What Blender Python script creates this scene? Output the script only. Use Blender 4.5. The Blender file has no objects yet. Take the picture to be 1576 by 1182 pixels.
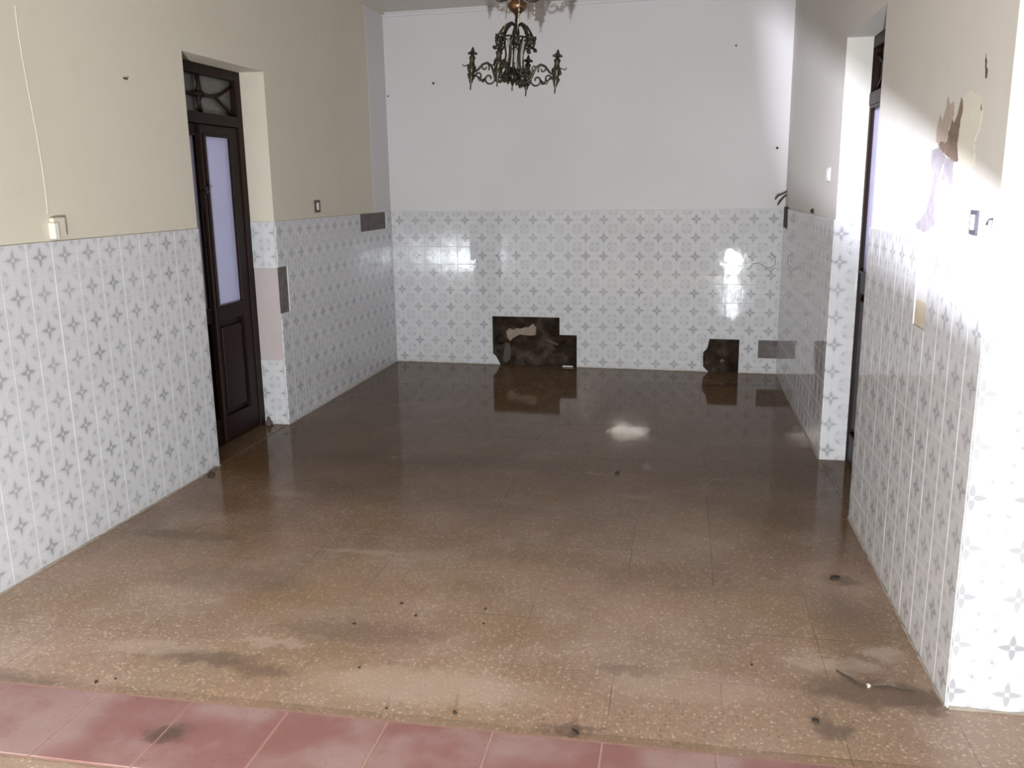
import bpy, bmesh, math, random
from mathutils import Vector, Matrix
random.seed(7)
sc = bpy.context.scene
C = sc.collection
PI = math.pi

# ------------------------------------------------------------------ camera
cam_d = bpy.data.cameras.new('camera'); cam = bpy.data.objects.new('camera', cam_d); C.objects.link(cam)
F, PITCH, YAW, ROLL, EYE = 1364.48, -12.541, 10.8952, -0.8464, 1.5301
_y, _a, _r = map(math.radians, (YAW, PITCH, ROLL))
fwd = Vector((-math.sin(_y)*math.cos(_a), math.cos(_y)*math.cos(_a), math.sin(_a)))
rt = Vector((math.cos(_y), math.sin(_y), 0)); up = rt.cross(fwd)
R2 = rt*math.cos(_r)+up*math.sin(_r); U2 = -rt*math.sin(_r)+up*math.cos(_r)
cam.matrix_world = Matrix(((R2.x, U2.x, -fwd.x, 0), (R2.y, U2.y, -fwd.y, 0), (R2.z, U2.z, -fwd.z, EYE), (0, 0, 0, 1)))
cam_d.sensor_width = 36.0; cam_d.lens = F/1576*36.0; cam_d.clip_start = 0.02
sc.camera = cam

# ------------------------------------------------------------------ world, lights, exposure
w = bpy.data.worlds.new('world'); sc.world = w; w.use_nodes = True
w.node_tree.nodes['Background'].inputs[0].default_value = (0.6, 0.6, 0.75, 1)
w.node_tree.nodes['Background'].inputs[1].default_value = 0.03
sc.view_settings.view_transform = 'Standard'; sc.view_settings.look = 'None'
sc.view_settings.exposure = 0.64; sc.view_settings.gamma = 1.0; sc.view_settings.use_curve_mapping = False

def light(name, kind, loc, energy, color, **k):
    d = bpy.data.lights.new(name, kind); d.energy = energy; d.color = color
    for a, b in k.items(): setattr(d, a, b)
    o = bpy.data.objects.new(name, d); o.location = loc; C.objects.link(o); return o
TORCH = Vector((-0.12, -1.05, 0.26))
tl = light('torch_light', 'SPOT', TORCH, 800.0, (0.87, 0.955, 1.0), shadow_soft_size=0.022, spot_size=math.radians(112), spot_blend=1.0)
tl.rotation_euler = (Vector((-1.75, 7.0, 1.9))-TORCH).to_track_quat('-Z', 'Y').to_euler()
light('warm_fill_light', 'AREA', (-1.9, -0.9, 2.90), 80.0, (1.0, 0.945, 0.85), shape='DISK', size=0.8)  # added warm fill from overhead, no known lamp of the room
BEAM = Vector((-1.20, 1.70, 2.80))
light('beam_light', 'POINT', BEAM, 690.0, (0.83, 0.88, 1.0), shadow_soft_size=0.003)  # added source inside the slit box, makes the cold band on the right wall

# ------------------------------------------------------------------ room measures (metres)
H = 2.9625
WH = 1.335
kL = 0.0814/5; kR = -0.0267/5
XL = lambda y: -2.6012 + kL*(y-2.5)
XR = lambda y: 0.8131 + kR*(y-2.5)
BL = Vector((-2.5185, 7.577)); BR = Vector((0.7870, 7.3802))
BD = (BR-BL); BLEN = BD.length; BD = BD/BLEN
BN = Vector((BD.y, -BD.x))                        # into the room
def left(s, d, z): return (XL(s)+d, s, z)
def right(s, d, z): return (XR(s)-d, s, z)
def back(s, d, z): p = BL+BD*s+BN*d; return (p.x, p.y, z)
YF = 2.5657
XC = XR(YF)
def column(s, d, z): return (XC+s, YF-d, z)       # face of the column, s to the right
L1, L2, R1, R2y = 4.446, 5.347, 4.1295, 5.036
LTOP, RTOP = 2.2417, 2.2481
JD = 0.16
def jamb_left(s, d, z): return (XL(L2)-s, L2-d, z)
def jamb_right(s, d, z): return (XR(R2y)+s, R2y-d, z)

# ------------------------------------------------------------------ mesh helpers
class MB:
    def __init__(s): s.v = []; s.f = []; s.uv = []; s.mi = []
    def face(s, pts, uv=None, mi=0):
        n = len(s.v); s.v += [tuple(p) for p in pts]; s.f.append(tuple(range(n, n+len(pts))))
        s.uv.append(uv or [(0.0, 0.0)]*len(pts)); s.mi.append(mi)
    def prism(s, fn, poly, d0, d1, mi=0):
        """polygon in wall coordinates (u, z) pushed from depth d0 out to d1"""
        a = [fn(u, d0, z) for u, z in poly]; b = [fn(u, d1, z) for u, z in poly]
        s.face(b, mi=mi); s.face(a[::-1], mi=mi)
        for i in range(len(poly)):
            j = (i+1) % len(poly); s.face([a[i], a[j], b[j], b[i]], mi=mi)
    def box(s, fn, u0, u1, d0, d1, z0, z1, mi=0):
        s.prism(fn, [(u0, z0), (u1, z0), (u1, z1), (u0, z1)], d0, d1, mi)
    def tube(s, pts, r, n=8, cap=True):
        pts = [Vector(p) for p in pts]; m = len(pts)
        rr = r if isinstance(r, (list, tuple)) else [r]*m
        base = len(s.v); up0 = None
        for i, p in enumerate(pts):
            t = (pts[min(i+1, m-1)]-pts[max(i-1, 0)])
            t = t.normalized() if t.length > 1e-9 else Vector((0, 0, 1))
            if up0 is None: up0 = t.orthogonal().normalized()
            up0 = (up0-t*up0.dot(t)); up0 = up0.normalized() if up0.length > 1e-6 else t.orthogonal().normalized()
            b = t.cross(up0)
            for k in range(n):
                a = 2*PI*k/n; s.v.append(tuple(p+(up0*math.cos(a)+b*math.sin(a))*rr[i]))
        for i in range(m-1):
            for k in range(n):
                q = (k+1) % n
                s.f.append((base+i*n+k, base+i*n+q, base+(i+1)*n+q, base+(i+1)*n+k)); s.uv.append([(0, 0)]*4); s.mi.append(0)
        if cap:
            s.f.append(tuple(base+k for k in range(n))[::-1]); s.uv.append([(0, 0)]*n); s.mi.append(0)
            s.f.append(tuple(base+(m-1)*n+k for k in range(n))); s.uv.append([(0, 0)]*n); s.mi.append(0)
    def lathe(s, prof, c=(0, 0, 0), n=20, flute=0.0, nf=8):
        base = len(s.v); m = len(prof)
        for r, z in prof:
            for k in range(n):
                a = 2*PI*k/n; q = r*(1+flute*math.cos(nf*a))
                s.v.append((c[0]+q*math.cos(a), c[1]+q*math.sin(a), c[2]+z))
        for i in range(m-1):
            for k in range(n):
                q = (k+1) % n
                s.f.append((base+i*n+k, base+i*n+q, base+(i+1)*n+q, base+(i+1)*n+k)); s.uv.append([(0, 0)]*4); s.mi.append(0)
        for i in (0, m-1):
            if prof[i][0] > 1e-4:
                t = tuple(base+i*n+k for k in range(n)); s.f.append(t if i else t[::-1]); s.uv.append([(0, 0)]*n); s.mi.append(0)
    def blob(s, c, rx, ry, rz, n=8, m=6, jit=0.0, rot=0.0):
        base = len(s.v)
        for i in range(m+1):
            th = PI*i/m
            for k in range(n):
                a = 2*PI*k/n; q = 1+random.uniform(-jit, jit)
                x = rx*math.sin(th)*math.cos(a)*q; y = ry*math.sin(th)*math.sin(a)*q
                s.v.append((c[0]+x*math.cos(rot)-y*math.sin(rot), c[1]+x*math.sin(rot)+y*math.cos(rot), c[2]+rz*math.cos(th)*(q if 0 < i < m else 1)))
        for i in range(m):
            for k in range(n):
                q = (k+1) % n
                s.f.append((base+i*n+k, base+(i+1)*n+k, base+(i+1)*n+q, base+i*n+q)); s.uv.append([(0, 0)]*4); s.mi.append(0)
    def build(s, name, mats, parent=None, smooth=False, bevel=0.0, loc=None):
        me = bpy.data.meshes.new(name); vs = s.v
        if loc: vs = [(x-loc[0], y-loc[1], z-loc[2]) for x, y, z in vs]
        me.from_pydata(vs, [], s.f); me.update()
        ul = me.uv_layers.new(name='UVMap'); i = 0
        flat = [c for f in s.uv for p in f for c in p]
        ul.data.foreach_set('uv', flat)
        for m in (mats if isinstance(mats, (list, tuple)) else [mats]): me.materials.append(m)
        me.polygons.foreach_set('material_index', s.mi)
        if smooth: me.polygons.foreach_set('use_smooth', [True]*len(me.polygons))
        o = bpy.data.objects.new(name, me); C.objects.link(o)
        if loc: o.location = loc
        b = bmesh.new(); b.from_mesh(me); bmesh.ops.remove_doubles(b, verts=b.verts, dist=1e-6)
        bmesh.ops.recalc_face_normals(b, faces=b.faces) if s.closed else None
        b.to_mesh(me); b.free()
        if bevel:
            md = o.modifiers.new('bevel', 'BEVEL'); md.width = bevel; md.segments = 2; md.limit_method = 'ANGLE'
        if parent is not None:
            o.parent = parent
            if loc is None and parent.location.length > 0: o.matrix_parent_inverse = Matrix.Translation(-parent.location)
        return o
    closed = True

def struct(o): o['kind'] = 'structure'; return o
def thing(name, label, cat, loc=(0, 0, 0), group=None):
    o = bpy.data.objects.new(name, None); C.objects.link(o); o.location = loc; o.empty_display_size = 0.1
    o['label'] = label; o['category'] = cat
    if group: o['group'] = group
    return o
def tag(o, label, cat, group=None):
    o['label'] = label; o['category'] = cat
    if group: o['group'] = group
    return o

# ------------------------------------------------------------------ materials
class N:
    """tiny expression builder for shader math"""
    def __init__(s, name):
        s.m = bpy.data.materials.new(name); s.m.use_nodes = True; s.t = s.m.node_tree; s.n = s.t.nodes; s.l = s.t.links
        s.b = s.n['Principled BSDF']
    def set(s, key, val):
        i = s.b.inputs[key]
        if isinstance(val, bpy.types.NodeSocket): s.l.new(val, i)
        else: i.default_value = val
        return s
    def _in(s, node, i, v):
        if v is None: return
        if isinstance(v, bpy.types.NodeSocket): s.l.new(v, node.inputs[i])
        else: node.inputs[i].default_value = v
    def math(s, op, a, b=None, c=None, clamp=False):
        q = s.n.new('ShaderNodeMath'); q.operation = op; q.use_clamp = clamp
        s._in(q, 0, a); s._in(q, 1, b); s._in(q, 2, c); return q.outputs[0]
    def vmath(s, op, a, b=None):
        q = s.n.new('ShaderNodeVectorMath'); q.operation = op; s._in(q, 0, a); s._in(q, 1, b); return q.outputs[0]
    def step(s, x, lo, hi):
        q = s.n.new('ShaderNodeMapRange'); q.interpolation_type = 'SMOOTHSTEP'
        s._in(q, 0, x); q.inputs[1].default_value = lo; q.inputs[2].default_value = hi; return q.outputs[0]
    def rng(s, x, a, b, c, d):
        q = s.n.new('ShaderNodeMapRange'); s._in(q, 0, x)
        for i, v in enumerate((a, b, c, d)): q.inputs[i+1].default_value = v
        return q.outputs[0]
    def obj(s): return s.n.new('ShaderNodeTexCoord').outputs['Object']
    def pos(s): return s.n.new('ShaderNodeNewGeometry').outputs['Position']
    def uv(s): return s.n.new('ShaderNodeTexCoord').outputs['UV']
    def scale(s, v, x, y=None, z=None):
        return s.vmath('MULTIPLY', v, (x, x if y is None else y, x if z is None else z))
    def noise(s, v, sc_, det=3.0, rough=0.55, col=False):
        q = s.n.new('ShaderNodeTexNoise'); s.l.new(v, q.inputs['Vector']); q.inputs['Scale'].default_value = sc_
        q.inputs['Detail'].default_value = det; q.inputs['Roughness'].default_value = rough
        return q.outputs[1 if col else 0]
    def voro(s, v, sc_, feat='F1', out='Distance', rnd=1.0):
        q = s.n.new('ShaderNodeTexVoronoi'); q.feature = feat; s.l.new(v, q.inputs['Vector']); q.inputs['Scale'].default_value = sc_
        q.inputs['Randomness'].default_value = rnd
        return q.outputs[out]
    def white(s, v):
        q = s.n.new('ShaderNodeTexWhiteNoise'); s.l.new(v, q.inputs['Vector']); return q.outputs['Value']
    def sep(s, v):
        q = s.n.new('ShaderNodeSeparateXYZ'); s.l.new(v, q.inputs[0]); return q.outputs
    def mix(s, f, a, b, mode='MIX'):
        q = s.n.new('ShaderNodeMix'); q.data_type = 'RGBA'; q.blend_type = mode
        s._in(q, 0, f)
        for i, v in ((6, a), (7, b)):
            if isinstance(v, bpy.types.NodeSocket): s.l.new(v, q.inputs[i])
            else: q.inputs[i].default_value = (*v[:3], 1)
        return q.outputs[2]
    def ramp(s, f, stops):
        q = s.n.new('ShaderNodeValToRGB'); s._in(q, 0, f); e = q.color_ramp.elements
        while len(e) < len(stops): e.new(0.5)
        for el, (p, c) in zip(e, stops): el.position = p; el.color = (*c, 1)
        return q.outputs[0]
    def bump(s, h, strength=0.3, dist=0.002):
        q = s.n.new('ShaderNodeBump'); q.inputs['Strength'].default_value = strength; q.inputs['Distance'].default_value = dist
        s.l.new(h, q.inputs['Height']); s.l.new(q.outputs[0], s.b.inputs['Normal'])

def simple(name, col, rough=0.6, metal=0.0, var=0.12, sc_=30.0, bump=0.0, spec=0.5):
    m = N(name); p = m.obj(); f = m.noise(p, sc_)
    c2 = tuple(max(0, c*(1-var*2)) for c in col); c1 = tuple(c*(1+var) for c in col)
    m.set('Base Color', m.mix(f, c2, c1)).set('Roughness', rough).set('Metallic', metal).set('Specular IOR Level', spec)
    if bump: m.bump(m.noise(p, sc_*3), bump)
    return m.m

def plaster(name, col, dirt, stain=0.35):
    m = N(name); p = m.pos()
    big = m.noise(p, 1.1, 4); fine = m.noise(p, 9, 5, 0.6)
    c = m.mix(m.step(big, 0.35, 0.75), col, tuple(a*b for a, b in zip(col, (0.96, 0.95, 0.93))))
    c = m.mix(m.math('MULTIPLY', m.step(fine, 0.5, 0.8), stain), c, dirt)
    x, y, z = m.sep(p)
    m.set('Base Color', c).set('Roughness', 0.78).set('Specular IOR Level', 0.25)
    h = m.math('ADD', m.noise(p, 5, 3), m.math('MULTIPLY', m.noise(p, 60, 3), 0.12))
    m.bump(h, 0.35, 0.006)
    return m.m
cream = plaster('cream_paint', (0.64, 0.58, 0.485), (0.54, 0.46, 0.38), 0.2)
white = plaster('white_paint', (0.655, 0.625, 0.635), (0.58, 0.55, 0.56), 0.12)
ceilm = plaster('ceiling_paint', (0.60, 0.56, 0.52), (0.45, 0.40, 0.36))
cream_r = plaster('beige_paint', (0.62, 0.585, 0.55), (0.50, 0.46, 0.42), 0.2)
pinkpl = plaster('bare_jamb_plaster', (0.50, 0.43, 0.425), (0.40, 0.33, 0.32), 0.5)

def tile_material(name, amount=1.0, rough=(0.02, 0.05), spec=0.55):
    m = N(name); uv = m.uv()
    ca = m.vmath('FLOOR', uv); fr = m.vmath('SUBTRACT', m.vmath('FRACTION', uv), (0.5, 0.5, 0))
    x, y, _ = m.sep(m.vmath('ABSOLUTE', fr))
    a = m.math('MAXIMUM', x, y); b = m.math('MINIMUM', x, y)
    # four pointed petals on the axes
    t = m.rng(a, 0.025, 0.285, 0.0, 1.0)
    w_ = m.math('MULTIPLY', m.math('MULTIPLY', m.math('POWER', t, 0.5), m.math('SUBTRACT', 1.0, t)), 0.165)
    petal = m.math('MULTIPLY', m.step(m.math('SUBTRACT', w_, b), 0.0, 0.012), m.step(a, 0.03, 0.045))
    # little leaves on the diagonals
    dg = m.math('MULTIPLY', m.math('ADD', x, y), 0.7071); dc = m.math('MULTIPLY', m.math('SUBTRACT', a, b), 0.7071)
    t2 = m.rng(dg, 0.05, 0.14, 0.0, 1.0)
    w2 = m.math('MULTIPLY', m.math('MULTIPLY', t2, m.math('SUBTRACT', 1.0, t2)), 0.09)
    leaf = m.math('MULTIPLY', m.step(m.math('SUBTRACT', w2, dc), 0.0, 0.008), m.step(dg, 0.05, 0.06))
    star = m.math('MAXIMUM', petal, m.math('MULTIPLY', leaf, 0.7))
    # shell motif near each corner, and the lace band round it
    cx = m.math('SUBTRACT', 0.5, x); cy = m.math('SUBTRACT', 0.5, y)
    r = m.math('SQRT', m.math('ADD', m.math('POWER', cx, 2.0), m.math('POWER', cy, 2.0)))
    ax = m.math('SUBTRACT', m.math('MULTIPLY', m.math('ADD', cx, cy), 0.7071), 0.235)
    ay = m.math('MULTIPLY', m.math('SUBTRACT', cx, cy), 0.7071)
    e = m.math('SQRT', m.math('ADD', m.math('POWER', m.math('MULTIPLY', ax, 1.45), 2.0), m.math('POWER', ay, 2.0)))
    ring = m.math('MULTIPLY', m.step(e, 0.070, 0.082), m.math('SUBTRACT', 1.0, m.step(e, 0.090, 0.102)))
    core = m.math('SUBTRACT', 1.0, m.step(m.math('ADD', e, m.math('MULTIPLY', m.noise(m.scale(uv, 1), 22, 1), 0.05)), 0.065, 0.085))
    disc = m.math('MULTIPLY', m.math('SUBTRACT', 1.0, m.step(r, 0.30, 0.335)), 0.13)
    shell = m.math('MAXIMUM', m.math('MAXIMUM', m.math('MULTIPLY', ring, 0.42), m.math('MULTIPLY', core, 0.50)), disc)
    band = m.math('MULTIPLY', m.step(r, 0.335, 0.35), m.math('SUBTRACT', 1.0, m.step(r, 0.45, 0.47)))
    dots = m.math('SUBTRACT', 1.0, m.step(m.voro(uv, 26, rnd=0.3), 0.25, 0.45))
    lace = m.math('MULTIPLY', band, m.math('MULTIPLY_ADD', dots, 0.08, 0.015))
    outer = m.math('MULTIPLY', m.step(r, 0.475, 0.50), 0.13)
    per = m.rng(m.white(ca), 0, 1, 0.66, 1.0)
    k = m.math('MULTIPLY', m.math('MAXIMUM', m.math('MULTIPLY', star, 0.60), m.math('MAXIMUM', m.math('MAXIMUM', shell, outer), lace)), m.math('MULTIPLY', per, amount))
    p = m.pos()
    base = m.mix(m.noise(p, 2.2, 3), (0.575, 0.56, 0.575), (0.665, 0.65, 0.67))
    base = m.mix(m.math('MULTIPLY', m.white(m.vmath('ADD', ca, (7, 3, 0))), 0.10), base, (0.52, 0.52, 0.54))
    c = m.mix(k, base, (0.155, 0.15, 0.165))
    z = m.sep(p)[2]
    dirt = m.math('MULTIPLY', m.math('SUBTRACT', 1.0, m.step(m.math('ADD', z, m.math('MULTIPLY', m.noise(p, 7, 4), 0.12)), 0.03, 0.13)), 0.35)
    c = m.mix(dirt, c, (0.42, 0.38, 0.33))
    m.set('Base Color', c).set('Roughness', m.rng(m.noise(p, 3.0, 3), 0.3, 0.7, rough[0], rough[1])).set('Specular IOR Level', spec)
    m.bump(m.noise(p, 7, 2), 0.22, 0.004)
    return m.m
tile = tile_material('patterned_glazed_tile')
tile_dull = tile_material('patterned_dull_tile', 1.0, (0.16, 0.28), 0.35)
grout = simple('grout', (0.66, 0.64, 0.62), 0.85, var=0.1)
mortar_g = simple('grey_tile_bed', (0.165, 0.14, 0.132), 0.9, var=0.35, sc_=25, bump=0.5)

def mortar():
    m = N('damp_mortar'); p = m.pos()
    f = m.noise(p, 9, 5, 0.6)
    c = m.ramp(f, [(0.3, (0.012, 0.007, 0.004)), (0.5, (0.030, 0.020, 0.014)), (0.74, (0.085, 0.062, 0.046))])
    m.set('Base Color', c).set('Roughness', 0.95).set('Specular IOR Level', 0.1); m.bump(m.noise(p, 40, 4), 0.6, 0.004)
    return m.m
mort = mortar()
tanpl = simple('tan_plaster', (0.30, 0.225, 0.17), 0.85, var=0.25, sc_=40, bump=0.5)

def terrazzo(name, red=False):
    m = N(name); p = m.pos(); x, y, z = m.sep(p)
    if red:
        n1 = m.noise(m.scale(p, 1.0, 1.0), 3.6, 3); c = m.mix(m.step(n1, 0.38, 0.66), (0.31, 0.145, 0.14), (0.40, 0.27, 0.26))
        c = m.mix(m.math('MULTIPLY', m.step(m.noise(p, 2.1, 4), 0.5, 0.72), 0.55), c, (0.33, 0.17, 0.14))
        c = m.mix(m.math('MULTIPLY', m.step(m.noise(p, 90, 2), 0.60, 0.75), 0.4), c, (0.16, 0.07, 0.06))
        qx = m.math('ADD', x, m.math('MULTIPLY', m.noise(p, 14, 5, 0.7), 0.12)); qy = m.math('ADD', y, m.math('MULTIPLY', m.noise(m.vmath('ADD', p, (3, 3, 3)), 14, 5, 0.7), 0.12))
        q = m.math('SQRT', m.math('ADD', m.math('POWER', m.math('DIVIDE', m.math('SUBTRACT', qx, -1.36), .055), 2.0), m.math('POWER', m.math('DIVIDE', m.math('SUBTRACT', qy, 2.115), .045), 2.0)))
        c = m.mix(m.math('MULTIPLY', m.math('SUBTRACT', 1.0, m.step(q, 0.5, 1.6)), 0.8), c, (0.09, 0.06, 0.045))
        m.set('Base Color', c).set('Roughness', 0.42); m.bump(m.noise(p, 25, 3), 0.2, 0.003)
        return m.m
    n1 = m.noise(p, 1.3, 4); n2 = m.noise(m.vmath('ADD', p, (5, 9, 0)), 2.6, 4)
    base = m.mix(m.step(n1, 0.35, 0.68), (0.255, 0.185, 0.125), (0.315, 0.245, 0.19))
    base = m.mix(m.math('MULTIPLY', m.step(n2, 0.42, 0.68), 0.6), base, (0.33, 0.225, 0.18))
    # 1/3 m tiles, each a little different
    gx = m.math('DIVIDE', m.math('ADD', x, 0.512), 0.3333); gy = m.math('DIVIDE', m.math('SUBTRACT', y, 2.255), 0.3333)
    cell = m.n.new('ShaderNodeCombineXYZ'); m.l.new(m.math('FLOOR', gx), cell.inputs[0]); m.l.new(m.math('FLOOR', gy), cell.inputs[1])
    base = m.mix(m.math('MULTIPLY', m.white(cell.outputs[0]), 0.28), base, (0.20, 0.14, 0.10))
    # stone chips
    vc = m.voro(p, 82, out='Color'); vd = m.voro(p, 82)
    r_, g_, b_ = m.sep(vc)
    chip = m.ramp(r_, [(0.0, (0.14, 0.09, 0.05)), (0.3, (0.30, 0.21, 0.13)), (0.55, (0.40, 0.28, 0.17)), (0.8, (0.46, 0.37, 0.29)), (1.0, (0.60, 0.53, 0.45))])
    cm = m.math('MULTIPLY', m.math('SUBTRACT', 1.0, m.step(vd, 0.30, 0.52)), m.step(g_, 0.15, 0.4))
    c = m.mix(m.math('MULTIPLY', cm, 0.62), base, chip)
    vc2 = m.sep(m.voro(p, 155, out='Color')); vd2 = m.voro(p, 155)
    cm2 = m.math('MULTIPLY', m.math('SUBTRACT', 1.0, m.step(vd2, 0.3, 0.5)), m.step(vc2[0], 0.62, 0.7))
    c = m.mix(m.math('MULTIPLY', cm2, 0.5), c, (0.47, 0.38, 0.30))
    # worn pale areas, ochre areas, stains
    pn = m.noise(m.vmath('ADD', p, (2, 1, 0)), 2.0, 5, 0.6)
    pale = m.math('MULTIPLY', m.step(pn, 0.48, 0.66), 0.55)
    c = m.mix(pale, c, m.mix(cm, (0.36, 0.285, 0.235), (0.50, 0.43, 0.37)))
    och = m.math('MULTIPLY', m.step(m.noise(m.vmath('ADD', p, (11, 4, 0)), 1.8, 4), 0.5, 0.68), 0.5)
    c = m.mix(och, c, m.mix(cm, (0.27, 0.185, 0.095), (0.40, 0.29, 0.16)))
    wob = m.noise(p, 11.0, 6, 0.7); wx = m.math('ADD', x, m.math('MULTIPLY', wob, 0.22)); wy = m.math('ADD', y, m.math('MULTIPLY', m.noise(m.vmath('ADD', p, (3, 3, 3)), 14.0, 6, 0.7), 0.20))
    def blot(cx, cy, rx, ry, k, c, col, soft=0.45):
        ddx = m.math('POWER', m.math('DIVIDE', m.math('SUBTRACT', wx, cx+.11), rx), 2.0); ddy = m.math('POWER', m.math('DIVIDE', m.math('SUBTRACT', wy, cy+.10), ry), 2.0)
        q = m.math('SQRT', m.math('ADD', ddx, ddy)); f = m.math('MULTIPLY', m.math('SUBTRACT', 1.0, m.step(q, 1-soft, 1+soft)), k)
        return m.mix(f, c, col)
    dk = (0.125, 0.088, 0.066); pl = (0.44, 0.37, 0.31)
    for a in ((-1.55, 2.47, .20, .045, .75), (-1.32, 2.42, .09, .035, .6), (-1.12, 2.72, .30, .07, .40), (.60, 2.60, .20, .07, .75), (.74, 2.58, .06, .07, .6), (.64, 3.42, .06, .05, .6), (.46, 2.40, .035, .06, .75), (-.28, 2.27, .09, .025, .8), (-.12, 2.62, .10, .03, .5), (-2.2, 3.45, .25, .05, .5), (-1.75, 3.05, .3, .12, .3), (-2.1, 2.25, .2, .04, .5), (.62, 2.95, .12, .35, .35), (.05, 6.9, .35, .04, .7), (.55, 6.95, .2, .03, .7), (-1.3, 4.7, .8, .13, .3)):
        c = blot(*a, c, dk)
    for a in ((-.75, 2.42, .35, .10, .55), (.05, 2.55, .25, .10, .35), (-1.35, 2.60, .12, .03, .6), (-1.75, 2.50, .20, .04, .4), (.52, 2.76, .16, .04, .5), (.70, 2.86, .06, .05, .6), (-1.95, 4.05, .10, .05, .45), (-1.35, 3.40, .22, .02, .5), (-1.30, 4.91, .14, .02, .5), (-1.6, 4.75, .04, .03, .6), (-.72, 4.96, .14, .012, .7), (-.40, 4.93, .12, .012, .6), (-.40, 4.61, .16, .014, .7), (-.20, 4.26, .09, .02, .5), (.25, 4.60, .20, .008, .5), (.14, 4.45, .012, .12, .5)):
        c = blot(*a, c, pl)
    # joints
    fx = m.math('ABSOLUTE', m.math('SUBTRACT', m.math('FRACT', gx), 0.5)); fy = m.math('ABSOLUTE', m.math('SUBTRACT', m.math('FRACT', gy), 0.5))
    j = m.step(m.math('MAXIMUM', fx, fy), 0.4935, 0.4975)
    jn = m.noise(p, 1.9, 3)
    c = m.mix(m.math('MULTIPLY', j, m.rng(jn, 0.44, 0.62, 0.0, 0.75)), c, (0.07, 0.05, 0.04))
    # salts along some joints further in
    fj = m.step(fy, 0.44, 0.497)
    salt = m.math('MULTIPLY', m.math('MULTIPLY', fj, m.step(m.noise(m.scale(p, 1.0, 2.0), 3.1, 3), 0.57, 0.66)), m.step(y, 3.4, 4.2))
    c = m.mix(m.math('MULTIPLY', salt, 0.45), c, (0.42, 0.36, 0.31))
    # wet film: the far half of the room is wet
    wet = m.step(m.math('ADD', y, m.math('MULTIPLY', m.noise(p, 1.4, 4), 1.6)), 3.0, 5.6)
    c = m.mix(wet, c, m.mix(1.0, c, (0.44, 0.39, 0.33), 'MULTIPLY'))
    rough = m.math('ADD', m.rng(wet, 0, 1, 0.40, 0.035), m.math('MULTIPLY', m.noise(p, 6, 4), 0.05))
    c = m.mix(1.0, c, m.mix(wet, (1.30, 1.25, 1.25), (0.96, 0.90, 0.84)), 'MULTIPLY')
    m.set('Base Color', c).set('Roughness', rough).set('Specular IOR Level', m.rng(wet, 0, 1, 0.35, 0.09))
    bh = m.math('ADD', m.math('MULTIPLY', m.noise(p, 4, 2), 0.5), m.math('MULTIPLY', j, -0.25))
    m.bump(bh, 0.15, 0.004)
    return m.m
floor_m = terrazzo('terrazzo'); red_m = terrazzo('red_cement_tile', True)

def wood_material():
    m = N('dark_varnished_wood'); p = m.obj()
    g = m.noise(m.scale(p, 26, 26, 1.6), 1.0, 4)
    c = m.mix(g, (0.006, 0.003, 0.0025), (0.027, 0.011, 0.008))
    m.set('Base Color', c).set('Roughness', 0.45).set('Specular IOR Level', 0.14); m.bump(g, 0.2, 0.002)
    return m.m
wood = wood_material()
pane_l = simple('lavender_frosted_glass', (0.55, 0.545, 0.80), 0.45, var=0.03, sc_=4)
pane_w = simple('pale_lavender_glass', (0.60, 0.57, 0.80), 0.35, var=0.04, sc_=4)
pane_d = simple('ribbed_grey_glass', (0.13, 0.125, 0.112), 0.3, var=0.3, sc_=60, bump=0.6)
bronze = simple('aged_bronze', (0.060, 0.052, 0.036), 0.38, 0.75, var=0.4, sc_=60)
brass = simple('brown_brass', (0.22, 0.115, 0.055), 0.25, 0.85, var=0.3, sc_=40)
rodm = simple('pale_brass_rod', (0.30, 0.25, 0.19), 0.3, 0.7, var=0.2)
crys = N('crystal'); crys.set('Base Color', (0.93, 0.9, 0.86, 1)).set('Roughness', 0.05).set('Transmission Weight', 0.85).set('IOR', 1.5); crys = crys.m
blackp = simple('black_plastic', (0.012, 0.011, 0.010), 0.4)
offw = simple('ivory_plastic', (0.74, 0.70, 0.60), 0.35, var=0.03)
whitep = simple('white_plastic', (0.85, 0.85, 0.86), 0.3, var=0.02)
greyp = simple('grey_metal_plate', (0.10, 0.095, 0.125), 0.4, 0.3)
brownp = simple('brown_plate', (0.05, 0.032, 0.022), 0.4)
dirtm = simple('dark_dirt', (0.040, 0.027, 0.018), 0.9, var=0.4, sc_=80)
lightdirt = simple('pale_crumb', (0.60, 0.55, 0.48), 0.9, var=0.2)
steel = simple('slit_box_black', (0.02, 0.02, 0.02), 0.6, 0.0)

# ------------------------------------------------------------------ shell
def slab(mb, fn, u0, u1, z0, z1, gaps, d0=-0.25, d1=0.0):
    us = sorted({u0, u1, *[min(max(g[0], u0), u1) for g in gaps], *[min(max(g[1], u0), u1) for g in gaps]})
    zs = sorted({z0, z1, *[g[2] for g in gaps], *[g[3] for g in gaps]})
    for a, b in zip(us, us[1:]):
        for c, d in zip(zs, zs[1:]):
            um, zm = (a+b)/2, (c+d)/2
            if any(g[0] < um < g[1] and g[2] < zm < g[3] for g in gaps): continue
            mb.box(fn, a, b, d0, d1, c, d)

Y0, XE = -2.8, 3.4                                   # the room the photographer stands in
m = MB(); m.face([(-3.1, Y0-0.2, 0), (XE+.2, Y0-0.2, 0), (XE+.2, 8.0, 0), (-3.1, 8.0, 0)])
m.box(lambda u, d, z: (u, d, z), -3.1, XE+.2, Y0-0.2, 8.0, -0.15, -0.001)
floor = struct(m.build('floor', floor_m))
m = MB(); m.box(lambda u, d, z: (u, d, z), -3.1, XE+.2, Y0-0.2, 8.0, H, H+0.15)
ceiling = struct(m.build('ceiling', ceilm))

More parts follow.
